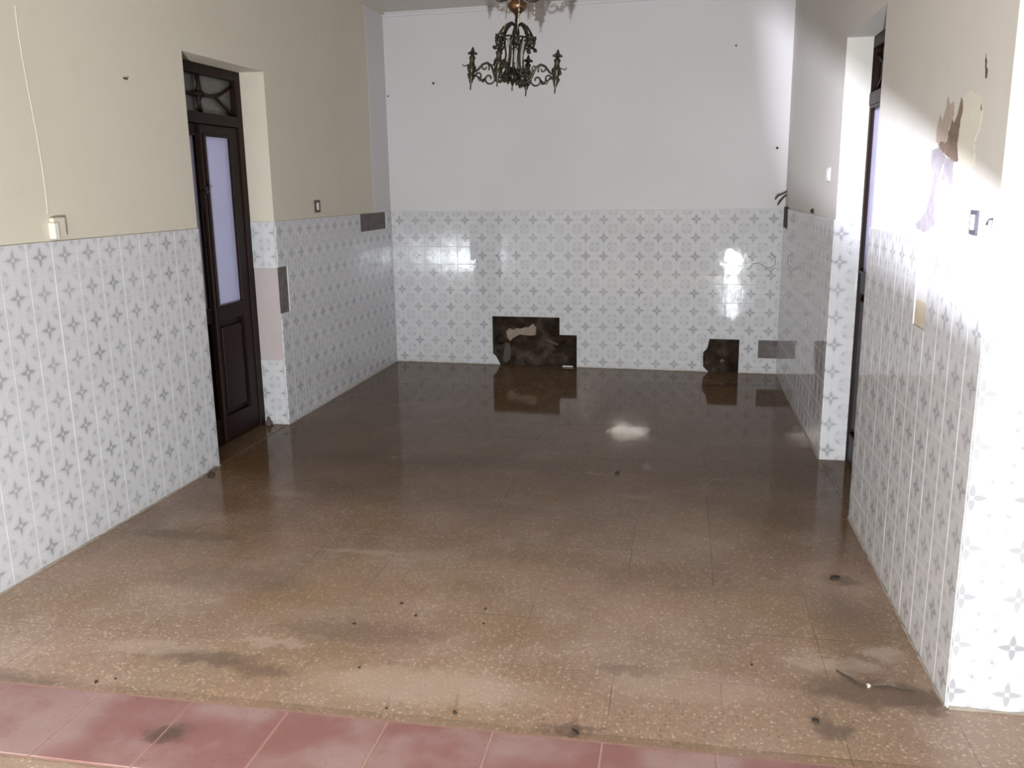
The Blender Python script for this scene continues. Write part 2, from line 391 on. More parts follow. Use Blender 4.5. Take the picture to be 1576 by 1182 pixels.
m = MB(); slab(m, left, Y0-0.2, 7.9, 0, H, [(L1, L2, 0, LTOP)])
wall_left = struct(m.build('wall_left', cream))
m = MB()
HOLES = [(0.905, 1.655, 0.0, 0.43), (2.675, 3.015, 0.0, 0.28)]
slab(m, back, -0.25, BLEN+0.25, 0, H, HOLES)
wall_back = struct(m.build('wall_back', white))
m = MB(); slab(m, right, YF, 7.7, 0, H, [(R1, R2y, 0, RTOP)], d0=-0.22)
wall_right = struct(m.build('wall_right', cream_r))
# the pier that ends the right wall, its face turned to the camera, running on to the right
m = MB(); slab(m, column, 0.22, XE+0.2-XC, 0, H, [], d0=-0.25)
wall_side = struct(m.build('wall_front_right', cream_r))
m = MB(); m.box(lambda u, d, z: (u, d, z), XE, XE+0.2, Y0-0.2, YF, 0, H)
m.box(lambda u, d, z: (u, d, z), XL(Y0)-0.2, XE, Y0-0.2, Y0, 0, H)
wall_rear = struct(m.build('wall_rear', cream))

# white paint carried round the back corner on to the left wall
m = MB()
m.prism(left, [(7.165, 0.9), (7.575, 0.9), (7.575, 2.95), (7.15, 2.95), (7.17, 2.5), (7.155, 2.0), (7.16, 1.5)], 0.0, 0.0015)
m.build('paint_return', white, wall_left)
# cornice beads
m = MB(); m.prism(lambda u, d, z: back(u, d, z), [(0, H-0.034), (BLEN, H-0.034), (BLEN, H-0.012), (0, H-0.012)], 0, 0.016)
m.box(back, 0, BLEN, 0, 0.03, H-0.012, H)
struct(m.build('trim_1', white))
m = MB(); m.box(left, 3.0, 7.57, 0, 0.028, H-0.012, H); struct(m.build('trim_2', cream))
m = MB(); m.box(right, YF, 7.4, 0, 0.028, H-0.012, H); struct(m.build('trim_3', cream))

# ------------------------------------------------------------------ tile cladding
T = 0.15
def tiles(fn, u0, u1, uo, zo, ztop, skip=(), shapes=None, flip=False, gap=0.0006, th=0.008, seed=1, jit=0.00016):
    """one mesh of separate bevelled tiles; uo / zo = where a tile edge falls; shapes[(i,j)] = broken outline"""
    rnd = random.Random(seed); m = MB(); i0 = math.floor((u0-uo)/T+1e-6); i1 = math.ceil((u1-uo)/T-1e-6)
    for i in range(i0, i1):
        for j in range(0, 12):
            a, b = uo+i*T, uo+(i+1)*T; c, d = zo+j*T, zo+(j+1)*T
            if c > ztop-0.01: continue
            if (i, j) in skip: continue
            lo, hi, zl, zh = max(a, u0)+gap, min(b, u1)-gap, max(c, 0.0)+gap, min(d, ztop)-gap
            if hi-lo < 0.006: continue
            poly = (shapes or {}).get((i, j)) or [(lo, zl), (hi, zl), (hi, zh), (lo, zh)]
            cu = sum(p[0] for p in poly)/len(poly); cz = sum(p[1] for p in poly)/len(poly)
            bev = 0.0013; h = rnd.uniform(-.0002, .0002); tu = rnd.uniform(-jit, jit)*12; tz = rnd.uniform(-jit, jit)*12
            ins = []
            for (pu, pz) in poly:
                du, dz = cu-pu, cz-pz; ins.append((pu+math.copysign(min(bev, abs(du)), du), pz+math.copysign(min(bev, abs(dz)), dz)))
            top = [fn(pu, th+h+tu*(pu-cu)+tz*(pz-cz), pz) for pu, pz in ins]
            edge = [fn(pu, th-0.0011+h+tu*(pu-cu)+tz*(pz-cz), pz) for pu, pz in poly]
            foot = [fn(pu, 0.0, pz) for pu, pz in poly]
            U = lambda q: ((q[0]-uo)/T+40+1e-5, (q[1]-zo)/T+40+1e-5)
            uvt = [U(q) for q in ins]; uve = [U(q) for q in poly]
            rv = (lambda L: L[::-1]) if flip else (lambda L: L)
            m.face(rv(top), rv(uvt))
            n = len(poly)
            for k in range(n):
                q = (k+1) % n
                m.face(rv([edge[k], edge[q], top[q], top[k]]), rv([uve[k], uve[q], uvt[q], uvt[k]]))
                m.face(rv([foot[k], foot[q], edge[q], edge[k]]), rv([uve[k], uve[q], uve[q], uve[k]]))
    m.closed = False
    return m
def bed(fn, u0, u1, z1, gaps, name, parent, mat=grout, th=0.0068):
    m = MB(); slab(m, fn, u0, u1, 0, z1, gaps, d0=0.0005, d1=th); return m.build(name, mat, parent)

# left wall, near piece and far piece
tiles(left, Y0, L1, 3.006-39*T, 0.0, WH, flip=True, seed=3).build('patterned_tile_wainscot', tile_dull, wall_left)
bed(left, Y0, L1, WH-0.002, [], 'grout_bed', wall_left)
lf_skip = {(0, 5), (0, 6)} | {(i, 8) for i in (10, 11, 12, 13)}
tiles(left, L2, 7.57, 5.325, -0.005, WH, skip=lf_skip, flip=True, seed=4).build('patterned_tile_wainscot', tile_dull, wall_left)
bed(left, L2+.001, 7.57, WH-0.002, [(L2, 5.475, .745, 1.045), (6.825, 7.425, 1.195, WH)], 'grout_bed', wall_left)
m = MB(); m.box(left, L2+.001, 5.474, 0.0005, 0.002, .746, 1.044); m.build('bare_tile_bed', mortar_g, wall_left)
m = MB(); m.box(left, 6.826, 7.424, 0.0005, 0.002, 1.196, WH); m.build('bare_tile_bed', mortar_g, wall_left)
# left jamb
jl_skip = {(i, j) for i in (0, 1) for j in (3, 4, 5, 6)}
tiles(jamb_left, 0.001, JD, -0.078, -0.01, WH, skip=jl_skip, seed=5).build('jamb_tiles', tile, wall_left)
bed(jamb_left, 0.0, JD, WH, [(-1, 1, 0.44, 1.04)], 'jamb_grout', wall_left)
m = MB(); m.box(jamb_left, 0.0, JD, 0.0005, 0.003, .441, 1.039); m.build('bare_jamb_plaster', pinkpl, wall_left)

# back wall: holes where tiles fell off
sh = {}
o6 = 0.005+6*T
sh[(6, 0)] = [(o6+.001, 0.001), (o6+.068, 0.001), (o6+.052, 0.035), (o6+.030, 0.075), (o6+.012, 0.092), (o6+.001, 0.098)]
o18 = 0.005+18*T
sh[(18, 1)] = [(o18+.001, .131), (o18+.012, .131), (o18+.012, .165), (o18+.045, .200), (o18+.060, .279), (o18+.001, .279)]
sh[(18, 0)] = [(o18+.001, .001), (o18+.060, .001), (o18+.040, .020), (o18+.014, .045), (o18+.010, .129), (o18+.001, .129)]
bskip = {(i, j) for i in (6, 7, 8, 9, 10) for j in (0, 1)} | {(i, 2) for i in (6, 7, 8, 9)} | {(18, 1), (19, 0), (19, 1), (21, 1)}
bskip -= set(sh)
tiles(back, 0.0, BLEN, 0.005, -0.02, WH, skip=bskip, shapes=sh, seed=6).build('patterned_tile_wainscot', tile, wall_back)
bed(back, 0, BLEN, WH-.002, [(0.905, 1.505, 0, .43), (1.5, 1.655, 0, .28), (2.675, 3.015, 0, .28), (3.155, BLEN+1, .13, .28)], 'grout_bed', wall_back)
def rough_patch(name, u0, u1, z0, z1, mat, base, amp, nu, nz, fn=back, dent=None, seed=0):
    rnd = random.Random(seed); m = MB(); g = {}
    for i in range(nu+1):
        for j in range(nz+1):
            u = u0+(u1-u0)*i/nu; z = z0+(z1-z0)*j/nz
            d = base+amp*(math.sin(u*41+seed)*math.cos(z*37+seed*2)+rnd.uniform(-.6, .6))*0.5
            if dent:
                q = math.hypot((u-dent[0])/dent[2], (z-dent[1])/dent[3])
                if q < 1: d -= 0.09*(1-q**4)
            if i in (0, nu) or j in (0, nz): d = min(d, base)
            g[i, j] = fn(u, d, z)
    for i in range(nu):
        for j in range(nz): m.face([g[i, j], g[i+1, j], g[i+1, j+1], g[i, j+1]])
    m.closed = False
    return m.build(name, mat, wall_back, smooth=True)
rough_patch('exposed_mortar', 0.905, 1.655, 0.0, 0.43, mort, -0.012, 0.010, 60, 36, dent=(0.962, 0.212, 0.045, 0.042), seed=2)
rough_patch('exposed_mortar', 2.675, 3.015, 0.0, 0.28, mort, -0.010, 0.007, 28, 24, seed=5)
m = MB(); m.box(back, 1.505, 1.655, -0.03, 0.0, 0.28, 0.43); m.build('plaster_fill', grout, wall_back)
m = MB(); m.box(back, 3.156, BLEN, 0.0005, 0.002, .131, .279); m.build('bare_tile_bed', mortar_g, wall_back)
def lump(pts, name, d0, d1, mat, fn=back, parent=None):
    """an irregular island of old plaster standing a little proud"""
    m = MB(); cu = sum(p[0] for p in pts)/len(pts); cz = sum(p[1] for p in pts)/len(pts)
    ins = [(p[0]+(cu-p[0])*.10, p[1]+(cz-p[1])*.10) for p in pts]; n = len(pts)
    a = [fn(p[0], d0, p[1]) for p in pts]; b = [fn(p[0], d1, p[1]) for p in ins]
    m.face(b)
    for i in range(n): m.face([a[i], a[(i+1) % n], b[(i+1) % n], b[i]])
    m.closed = True
    return m.build(name, mat, parent)
bu = lambda x: (x-BL.x)/BD.x
tan_pts = [(bu(x), z) for x, z in [(-1.501, 0.296), (-1.468, 0.328), (-1.437, 0.315), (-1.398, 0.332), (-1.366, 0.325), (-1.321, 0.340), (-1.283, 0.340), (-1.251, 0.372), (-1.217, 0.340), (-1.224, 0.269), (-1.271, 0.262), (-1.31, 0.266), (-1.373, 0.271), (-1.438, 0.235), (-1.464, 0.205), (-1.490, 0.236)]]
lump(tan_pts, 'plaster_remnant', -0.016, 0.001, tanpl, parent=wall_back)
lump([(bu(x), z) for x, z in [(-1.50, .20), (-1.46, .20), (-1.45, .12), (-1.46, .04), (-1.50, .01), (-1.53, .03), (-1.52, .12)]], 'plaster_remnant', -0.018, -0.005, simple('grey_damp_plaster', (0.085, 0.068, 0.055), 0.85, var=0.3, sc_=50, bump=.4), parent=wall_back)
lump([(bu(x), z) for x, z in [(-1.14, .245), (-1.06, .215), (-1.02, .195), (-1.03, .183), (-1.09, .20), (-1.15, .23)]], 'plaster_remnant', -0.016, -0.004, simple('brown_damp_plaster', (0.075, 0.058, 0.045), 0.85, bump=.4), parent=wall_back)
lump([(bu(x), z) for x, z in [(.33, .10), (.35, .118), (.372, .10), (.36, .085), (.335, .082)]], 'plaster_remnant', -0.014, -0.002, simple('ochre_damp_plaster', (0.13, 0.085, 0.06), 0.85, bump=.4), parent=wall_back)
m = MB(); m.box(back, bu(-.99), bu(-.90), 0.0, 0.012, 0.002, 0.012); m.build('broken_tile_edge', grout, wall_back)

# right wall: far piece, near piece, jamb, pier
tiles(right, R2y, 7.38, 5.09, -0.01, WH, seed=7).build('patterned_tile_wainscot', tile, wall_right)
bed(right, R2y+.001, 7.38, WH-.002, [], 'grout_bed', wall_right)
rn_skip = {(4, 8), (4, 7)}
tiles(right, YF+.001, R1, 2.54, -0.01, WH, skip=rn_skip, seed=8, jit=0.00022).build('patterned_tile_wainscot', tile, wall_right)
bed(right, YF+.001, R1-.001, WH-.002, [(3.14, 3.29, 1.04, WH)], 'grout_bed', wall_right, th=0.0070)
m = MB(); m.box(right, 3.141, 3.289, 0.0005, 0.004, 1.13, WH); m.build('plaster_fill', white, wall_right)
m = MB(); m.box(right, 3.141, 3.289, 0.0005, 0.004, 1.041, 1.13); m.build('plaster_fill', simple('yellowed_plaster', (0.62, 0.53, 0.42), 0.85), wall_right)
tiles(jamb_right, 0.001, JD, -0.042, -0.015, WH, seed=9).build('jamb_tiles', tile, wall_right)
bed(jamb_right, 0, JD, WH, [], 'jamb_grout', wall_right)
tiles(column, -0.006, 1.9, -0.07, -0.0165, WH, seed=10).build('pier_tiles', tile, wall_right)
m = MB(); slab(m, column, -0.004, 1.9, 0, WH-.002, [], d0=0.0005, d1=0.0066); m.build('grout_bed', grout, wall_right)

# damaged plaster on the near right wall
def ragged(pts, amp=.006, n=4, seed=0):
    rnd = random.Random(seed+len(pts)); out = []
    for i, p in enumerate(pts):
        q = pts[(i+1) % len(pts)]
        for k in range(n):
            t = k/n; a = amp*min(1, math.dist(p, q)/.04)*(0 if k == 0 else 1)
            out.append((p[0]+(q[0]-p[0])*t+rnd.uniform(-a, a), p[1]+(q[1]-p[1])*t+rnd.uniform(-a, a)))
    return out
def patch(pts, name, d1, mat, parent=None, fn=right):
    pts = ragged(pts)
    m = MB(); m.prism(fn, pts, 0.0, d1); return m.build(name, mat, parent)
brown = [(2.98, 1.772), (2.954, 1.742), (2.973, 1.703), (2.972, 1.662), (2.98, 1.631), (2.958, 1.59), (3.001, 1.585), (3.05, 1.60), (3.093, 1.609), (3.14, 1.622), (3.182, 1.642), (3.16, 1.652), (3.141, 1.648), (3.095, 1.647), (3.077, 1.678), (3.052, 1.718), (3.03, 1.70), (3.008, 1.72), (2.993, 1.745)]
patch(brown, 'exposed_brown_render', 0.0012, simple('brown_render', (0.235, 0.165, 0.13), 0.9, var=0.3, sc_=35, bump=.4), wall_right)
lav = [(3.262, 1.631), (3.182, 1.636), (3.102, 1.607), (3.001, 1.585), (2.991, 1.512), (3.06, 1.535), (3.126, 1.528), (3.106, 1.561), (3.073, 1.576), (3.121, 1.575), (3.156, 1.528), (3.181, 1.478), (3.166, 1.433), (3.144, 1.394), (3.22, 1.367), (3.30, 1.36), (3.382, 1.372), (3.397, 1.38), (3.33, 1.40), (3.271, 1.424), (3.236, 1.483), (3.208, 1.562), (3.256, 1.58)]
patch(lav, 'exposed_grey_undercoat', 0.0008, simple('grey_undercoat', (0.36, 0.32, 0.35), 0.9, var=0.2, sc_=30), wall_right)
tanp = [(3.037, 1.728), (3.08, 1.689), (3.105, 1.647), (3.182, 1.642), (3.216, 1.652), (3.22, 1.70), (3.195, 1.74), (3.16, 1.72), (3.12, 1.79), (3.09, 1.76), (3.06, 1.77)]
patch(tanp, 'stained_plaster', 0.0005, simple('stained_plaster', (0.46, 0.37, 0.31), 0.9, var=0.15, sc_=25), wall_right)
pale = [(2.955, 1.772), (2.88, 1.785), (2.799, 1.758), (2.772, 1.718), (2.785, 1.662), (2.823, 1.635), (2.80, 1.60), (2.804, 1.576), (2.83, 1.556), (2.861, 1.552), (2.90, 1.572), (2.937, 1.579), (2.977, 1.621), (2.972, 1.662), (2.967, 1.702), (2.954, 1.742)]
patch(pale, 'loose_paint_flake', 0.0005, simple('cream_flake', (0.68, 0.64, 0.555), 0.8, var=.05), wall_right)
patch([(2.777, 1.839), (2.763, 1.824), (2.766, 1.803), (2.777, 1.807), (2.780, 1.821), (2.790, 1.85), (2.786, 1.87)], 'crack', 0.001, brownp, wall_right)
patch([(2.79, 1.74), (2.782, 1.73), (2.78, 1.718), (2.79, 1.722)], 'crack', 0.001, brownp, wall_right)
patch([(7.36, 1.345), (7.15, 1.35), (7.12, 1.30), (7.10, 1.20), (7.16, 1.185), (7.36, 1.19)], 'corner_crack', 0.0098, simple('dark_crack', (0.06, 0.035, 0.03), .9), wall_right)

# plastered chase down the near left wall
m = MB(); m.tube([left(3.300+0.02*math.sin(z*5), 0.0005, z) for z in [1.45+0.05*i for i in range(17)]], 0.0022, 6)
m.build('plastered_seam', cream, wall_left)
m = MB(); m.tube([left(3.306, 0.0068, z) for z in (0.01, 0.3, 0.6, 0.9, 1.2, 1.33)], 0.0024, 6); m.build('grout_line', white, wall_left)

# red tile strip
m = MB(); PX0 = -1.124; pw = 0.3135
fl = lambda u, d, z: (u, z, d)
for i in range(-6, 9):
    a, b = PX0+i*pw+.0022, PX0+(i+1)*pw-.0022
    lo, hi = max(a, -2.6), min(b, 3.3); h = 0.004+random.uniform(-.0004, .0004); y0, y1 = 1.893, 2.2135
    P = [(lo, y0), (hi, y0), (hi, y1), (lo, y1)]; q = .003
    I = [(lo+q, y0+q), (hi-q, y0+q), (hi-q, y1-q), (lo+q, y1-q)]
    m.face([(x, y, h) for x, y in I])
    for k in range(4):
        j = (k+1) % 4
        m.face([(*P[k], h-.002), (*P[j], h-.002), (*I[j], h), (*I[k], h)]); m.face([(*P[k], 0), (*P[j], 0), (*P[j], h-.002), (*P[k], h-.002)])
m.closed = False; m.build('red_tile_strip', red_m, floor)
m = MB(); m.face([(-2.6, 1.885, .0022), (3.3, 1.885, .0022), (3.3, 2.222, .0022), (-2.6, 2.222, .0022)]); m.closed = False
m.build('strip_joint', simple('pinkish_joint', (0.48, 0.30, 0.25), .8), floor)
m = MB()
rr = random.Random(4)
for fn, u0, u1 in ((left, 2.4, L1), (left, L2, 7.5), (right, YF, R1), (right, R2y, 7.3), (back, 0.05, BLEN-.05), (column, 0, 1.5)):   # crumbling mortar bead at the wall foot
    n = int((u1-u0)/0.05)
    if fn is back: segs = [(0.05, .93), (1.66, 2.67), (3.03, 3.3)]
    else: segs = [(u0, u1)]
    for a, b in segs:
        n = max(2, int((b-a)/0.04))
        m.tube([fn(a+(b-a)*i/n, 0.009, 0.0) for i in range(n+1)], [rr.uniform(.003, .009) for _ in range(n+1)], 6)
m.build('mortar_bead', simple('crumbled_mortar', (0.36, 0.31, 0.26), .9, var=.3), floor)

# ------------------------------------------------------------------ doors
def spiral(c, r0, r1, a0, a1, n, f):
    return [f(c[0]+(r0+(r1-r0)*i/n)*math.cos(a0+(a1-a0)*i/n), c[1]+(r0+(r1-r0)*i/n)*math.sin(a0+(a1-a0)*i/n)) for i in range(n+1)]
def door(name, fn, y0, y1, ztop, dz, leaves, glass, gz, panel_top, post=0.065):
    """double door set back in the opening; dz = depth of its face behind the wall"""
    root = bpy.data.objects.new(name, None); C.objects.link(root); struct(root)
    d = -dz
    m = MB(); TB = 1.945                                  # transom bar
    m.box(fn, y0, y0+post, d-.06, d, 0, ztop); m.box(fn, y1-post, y1, d-.06, d, 0, ztop)
    m.box(fn, y0+post, y1-post, d-.06, d, ztop-.058, ztop); m.box(fn, y0+post, y1-post, d-.06, d+.006, TB-.035, TB+.028)
    m.box(fn, y0, y1, d-.10, d-.061, 0, ztop)
    m.build('door_frame', wood, root, bevel=.004)
    # transom light with its star lattice
    z0, z1 = TB+.028, ztop-.058; ym, zm = (y0+y1)/2, (z0+z1)/2
    m = MB(); m.box(fn, y0+post, y1-post, d-.045, d-.040, z0, z1); tr = m.build('transom_pane', pane_d, root)
    m = MB(); f2 = lambda u, z: fn(u, d-.025, z); hh = (z1-z0)/2; hw = (y1-y0)/2-post
    for sgn in (1, -1):
        m.tube([f2(ym, zm), f2(ym+.008*sgn, zm+sgn*hh*.5), f2(ym-.01*sgn, zm+sgn*hh)], [.022, .012, .014], 8)
        m.tube([f2(ym, zm), f2(ym+sgn*.06, zm-.004), f2(ym+sgn*.14, zm-.005), f2(ym+sgn*hw*.50, zm+.005)], [.026, .011, .009, .010], 8)
        m.tube([f2(ym+sgn*hw*.42, zm-.002), f2(ym+sgn*hw*.62, zm+.012), f2(ym+sgn*hw*.8, zm+.04), f2(ym+sgn*hw, zm+hh*.72)], [.009]*4, 8)
        m.tube([f2(ym+sgn*hw*.42, zm), f2(ym+sgn*hw*.6, zm-.03), f2(ym+sgn*hw*.8, zm-.065), f2(ym+sgn*hw, zm-hh*.95)], [.009]*4, 8)
    m.build('transom_lattice', wood, root, smooth=True)
    for (a, b, ga, gb) in leaves:
        m = MB(); da, db = d-.045, d-.008; zt = TB-.037
        m.box(fn, a, ga, da, db, .02, zt); m.box(fn, gb, b, da, db, .02, zt)
        m.box(fn, ga, gb, da, db, gz[1], zt); m.box(fn, ga, gb, da, db, panel_top-.0, gz[0]); m.box(fn, ga, gb, da, db, .02, .17)
        m.box(fn, ga, gb, da, da+.012, .17, panel_top)
        m.box(fn, ga+.035, gb-.035, da+.012, db-.004, .205, panel_top-.04)
        lf = m.build('door_leaf', wood, root, bevel=.004)
        m = MB()                                        # moulding round the pane
        for (u0, u1, w0, w1) in ((ga-.006, ga+.010, gz[0]-.006, gz[1]+.006), (gb-.010, gb+.006, gz[0]-.006, gz[1]+.006), (ga, gb, gz[0]-.006, gz[0]+.010), (ga, gb, gz[1]-.010, gz[1]+.006)):
            m.box(fn, u0, u1, db-.002, db+.008, w0, w1)
        m.build('pane_moulding', wood, lf, bevel=.003)
        m = MB(); m.box(fn, ga, gb, da+.016, da+.020, gz[0], gz[1]); m.build('frosted_pane', glass, lf)
    return root
dl = door('door_1', left, L1, L2, LTOP, JD, [(L1+.066, 4.822, L1+.13, 4.790), (4.826, L2-.066, 4.880, 5.180)], pane_l, (0.845, 1.850), .76)
m = MB(); m.box(left, 4.822, 4.832, -JD-.012, -JD+.010, .03, 1.905); m.build('meeting_bead', wood, dl, bevel=.003)
m = MB(); m.tube([left(4.80, -JD, 1.53), left(4.80, -JD+.03, 1.53), left(4.80, -JD+.03, 1.56)], .007, 8)
m.lathe([(0.0, 0), (.012, .004), (.014, .014), (.006, .022), (0, .024)], left(4.80, -JD+.035, 1.515)); m.build('door_latch', blackp, dl, smooth=True)
m = MB(); m.box(left, L1, L2, -JD-.05, 0.0, 0.0, 0.003); m.build('threshold', floor_m, dl)
lumpm = MB(); lumpm.blob(left(5.31, -.12, .015), .022, .02, .04, 9, 6, .3); lumpm.build('mortar_lump', simple('dark_mortar', (.10, .075, .07), .9), dl)
dr = door('door_2', right, R1, R2y, RTOP, .13, [(R1+.03, 4.58, R1+.06, 4.53), (4.585, R2y-.012, 4.63, R2y-.016)], pane_w, (1.06, 1.905), .95, post=.012)
m = MB(); m.box(right, R1, R2y, -.13-.05, 0.0, 0.0, 0.003); m.build('threshold', floor_m, dr)

# ------------------------------------------------------------------ chandelier
CX, CY = -0.858, 4.75
ch = thing('chandelier', 'ornate dark bronze chandelier with scrolled arms hanging from the ceiling', 'chandelier', (CX, CY, H))
TILT = Matrix.Rotation(math.radians(5.0), 4, 'Y')
PV = Vector((0, 0, 2.40))
def ct(p):                                             # the lower cage hangs a little crooked
    q = TILT @ (Vector(p)-PV)+PV; return (CX+q.x, CY+q.y, q.z)
def cbuild(m, name, mat, parent=ch, tilt=True, smooth=True):
    m.v = [ct(v) if tilt else (CX+v[0], CY+v[1], v[2]) for v in m.v]
    if parent is ch: o = m.build(name, mat, ch, smooth=smooth)
    else:
        o = m.build(name, mat, None, smooth=smooth); o.parent = parent
    return o
m = MB(); m.lathe([(.0, H-.075), (.02, H-.07), (.03, H-.05), (.065, H-.02), (.07, H), (0, H)], n=24); cbuild(m, 'ceiling_canopy', brass, tilt=False)
m = MB(); m.tube([(0, 0, H-.07), (0, 0, 2.52)], .008, 10)
for k in range(6): m.lathe([(0, 0), (.014, .006), (.018, .016), (.014, .026), (0, .032)], (0, 0, 2.56+.055*k), n=12)
cbuild(m, 'stem', bronze, tilt=False)
m = MB(); m.lathe([(.0, 2.372), (.010, 2.378), (.018, 2.392), (.036, 2.405), (.048, 2.425), (.046, 2.44), (.030, 2.452), (.022, 2.47), (.03, 2.49), (.014, 2.51), (.010, 2.53), (0, 2.53)], n=28, flute=.05, nf=10)
cbuild(m, 'bowl', brass, tilt=False)
m = MB(); m.lathe([(.007, 2.12), (.009, 2.20), (.016, 2.27), (.020, 2.30), (.012, 2.335), (.008, 2.38)], n=16); cbuild(m, 'centre_column', bronze)
for k in range(4):                                     # small upper scrolls with a drop each
    a = PI/4*0.35+k*PI/2; ca, sa = math.cos(a), math.sin(a); m = MB()
    f = lambda r, z: (r*ca, r*sa, z)
    m.tube([f(.03, 2.47), f(.06, 2.455), f(.09, 2.45), f(.112, 2.462), f(.115, 2.482), f(.098, 2.492), f(.088, 2.480)], [.005, .006, .006, .006, .005, .005, .004], 8)
    sp = cbuild(m, 'upper_scroll', bronze, tilt=False)
    m = MB(); m.tube([f(.088, 2.452), f(.088, 2.43)], .0015, 5)
    for i in range(4): m.lathe([(0, 0), (.004, .006), (.005, .011), (0, .019)], f(.088, 2.408-.022*i), n=6)
    cbuild(m, 'crystal_drop', crys, parent=sp, tilt=False, smooth=False)
for k in range(4):                                     # rods between bowl and cage
    a = PI*.10+k*PI/2; ca, sa = math.cos(a), math.sin(a); m = MB()
    m.tube([(.052*ca, .052*sa, 2.50), (.056*ca, .056*sa, 2.40), (.060*ca, .060*sa, 2.26)], .0035, 8); cbuild(m, 'rod', rodm)
m = MB()                                               # crown of curls around the top of the cage
for k in range(8):
    a = k*PI/4+.2; ca, sa = math.cos(a), math.sin(a); r0 = .062
    f = lambda r, z, s=0: (r*ca-s*sa, r*sa+s*ca, z)
    m.tube([f(.012, 2.335), f(.035, 2.345), f(.062, 2.325), f(.085, 2.290), f(.100, 2.255), f(.094, 2.232), f(.078, 2.238), f(.080, 2.256)], [.005, .006, .006, .006, .006, .005, .005, .004], 8)
    for s in (-1, 1): m.tube([f(.085, 2.275), f(.092, 2.268, .014*s), f(.095, 2.245, .022*s), f(.09, 2.230, .012*s), f(.088, 2.238, .004*s)], [.005, .006, .005, .004, .003], 6)
    m.blob(f(.104, 2.222), .012, .012, .010, 8, 6, .25)
    m.blob(f(.096, 2.275), .011, .011, .014, 8, 6, .3)
m.tube([(.075*math.cos(2*PI*i/24), .075*math.sin(2*PI*i/24), 2.275) for i in range(25)], .005, 6)
cbuild(m, 'crown', bronze)
for k in range(6):                                     # cage bars and glass rods
    a = k*PI/3+.3; ca, sa = math.cos(a), math.sin(a); m = MB(); f = lambda r, z: (r*ca, r*sa, z)
    m.tube([f(.060, 2.275), f(.052, 2.24), f(.044, 2.19), f(.050, 2.14), f(.066, 2.105), f(.060, 2.085), f(.045, 2.092)], [.0045, .005, .0045, .005, .006, .005, .004], 8)
    cbuild(m, 'cage_bar', bronze)
    a += PI/6; ca, sa = math.cos(a), math.sin(a); m = MB(); m.tube([f(.042, 2.28), f(.042, 2.15)], .0055, 6); m.lathe([(0, 0), (.007, .010), (0, .026)], f(.042, 2.122), n=6)
    cbuild(m, 'glass_rod', crys, smooth=False)
m = MB()
m.lathe([(.0, 2.035), (.006, 2.045), (.010, 2.058), (.024, 2.066), (.034, 2.082), (.030, 2.098), (.014, 2.11), (.012, 2.13), (0, 2.13)], n=20, flute=.12, nf=8)
m.lathe([(.0, 2.012), (.004, 2.02), (.003, 2.04), (0, 2.05)], n=8)
rl = random.Random(12)
for k in range(26):
    q = k*2.4; r0 = .02+.032*rl.random(); z = 2.055+.075*rl.random()
    m.blob((r0*math.cos(q), r0*math.sin(q), z), .010, .007, .009, 7, 5, .35, q)
    if k % 3 == 0: m.tube(spiral((r0+.018, z), .016, .004, 0, PI*2.2, 10, lambda r, zz, q=q: (r*math.cos(q), r*math.sin(q), zz)), .0038, 6)
cbuild(m, 'hub', bronze)
AR = 0.232
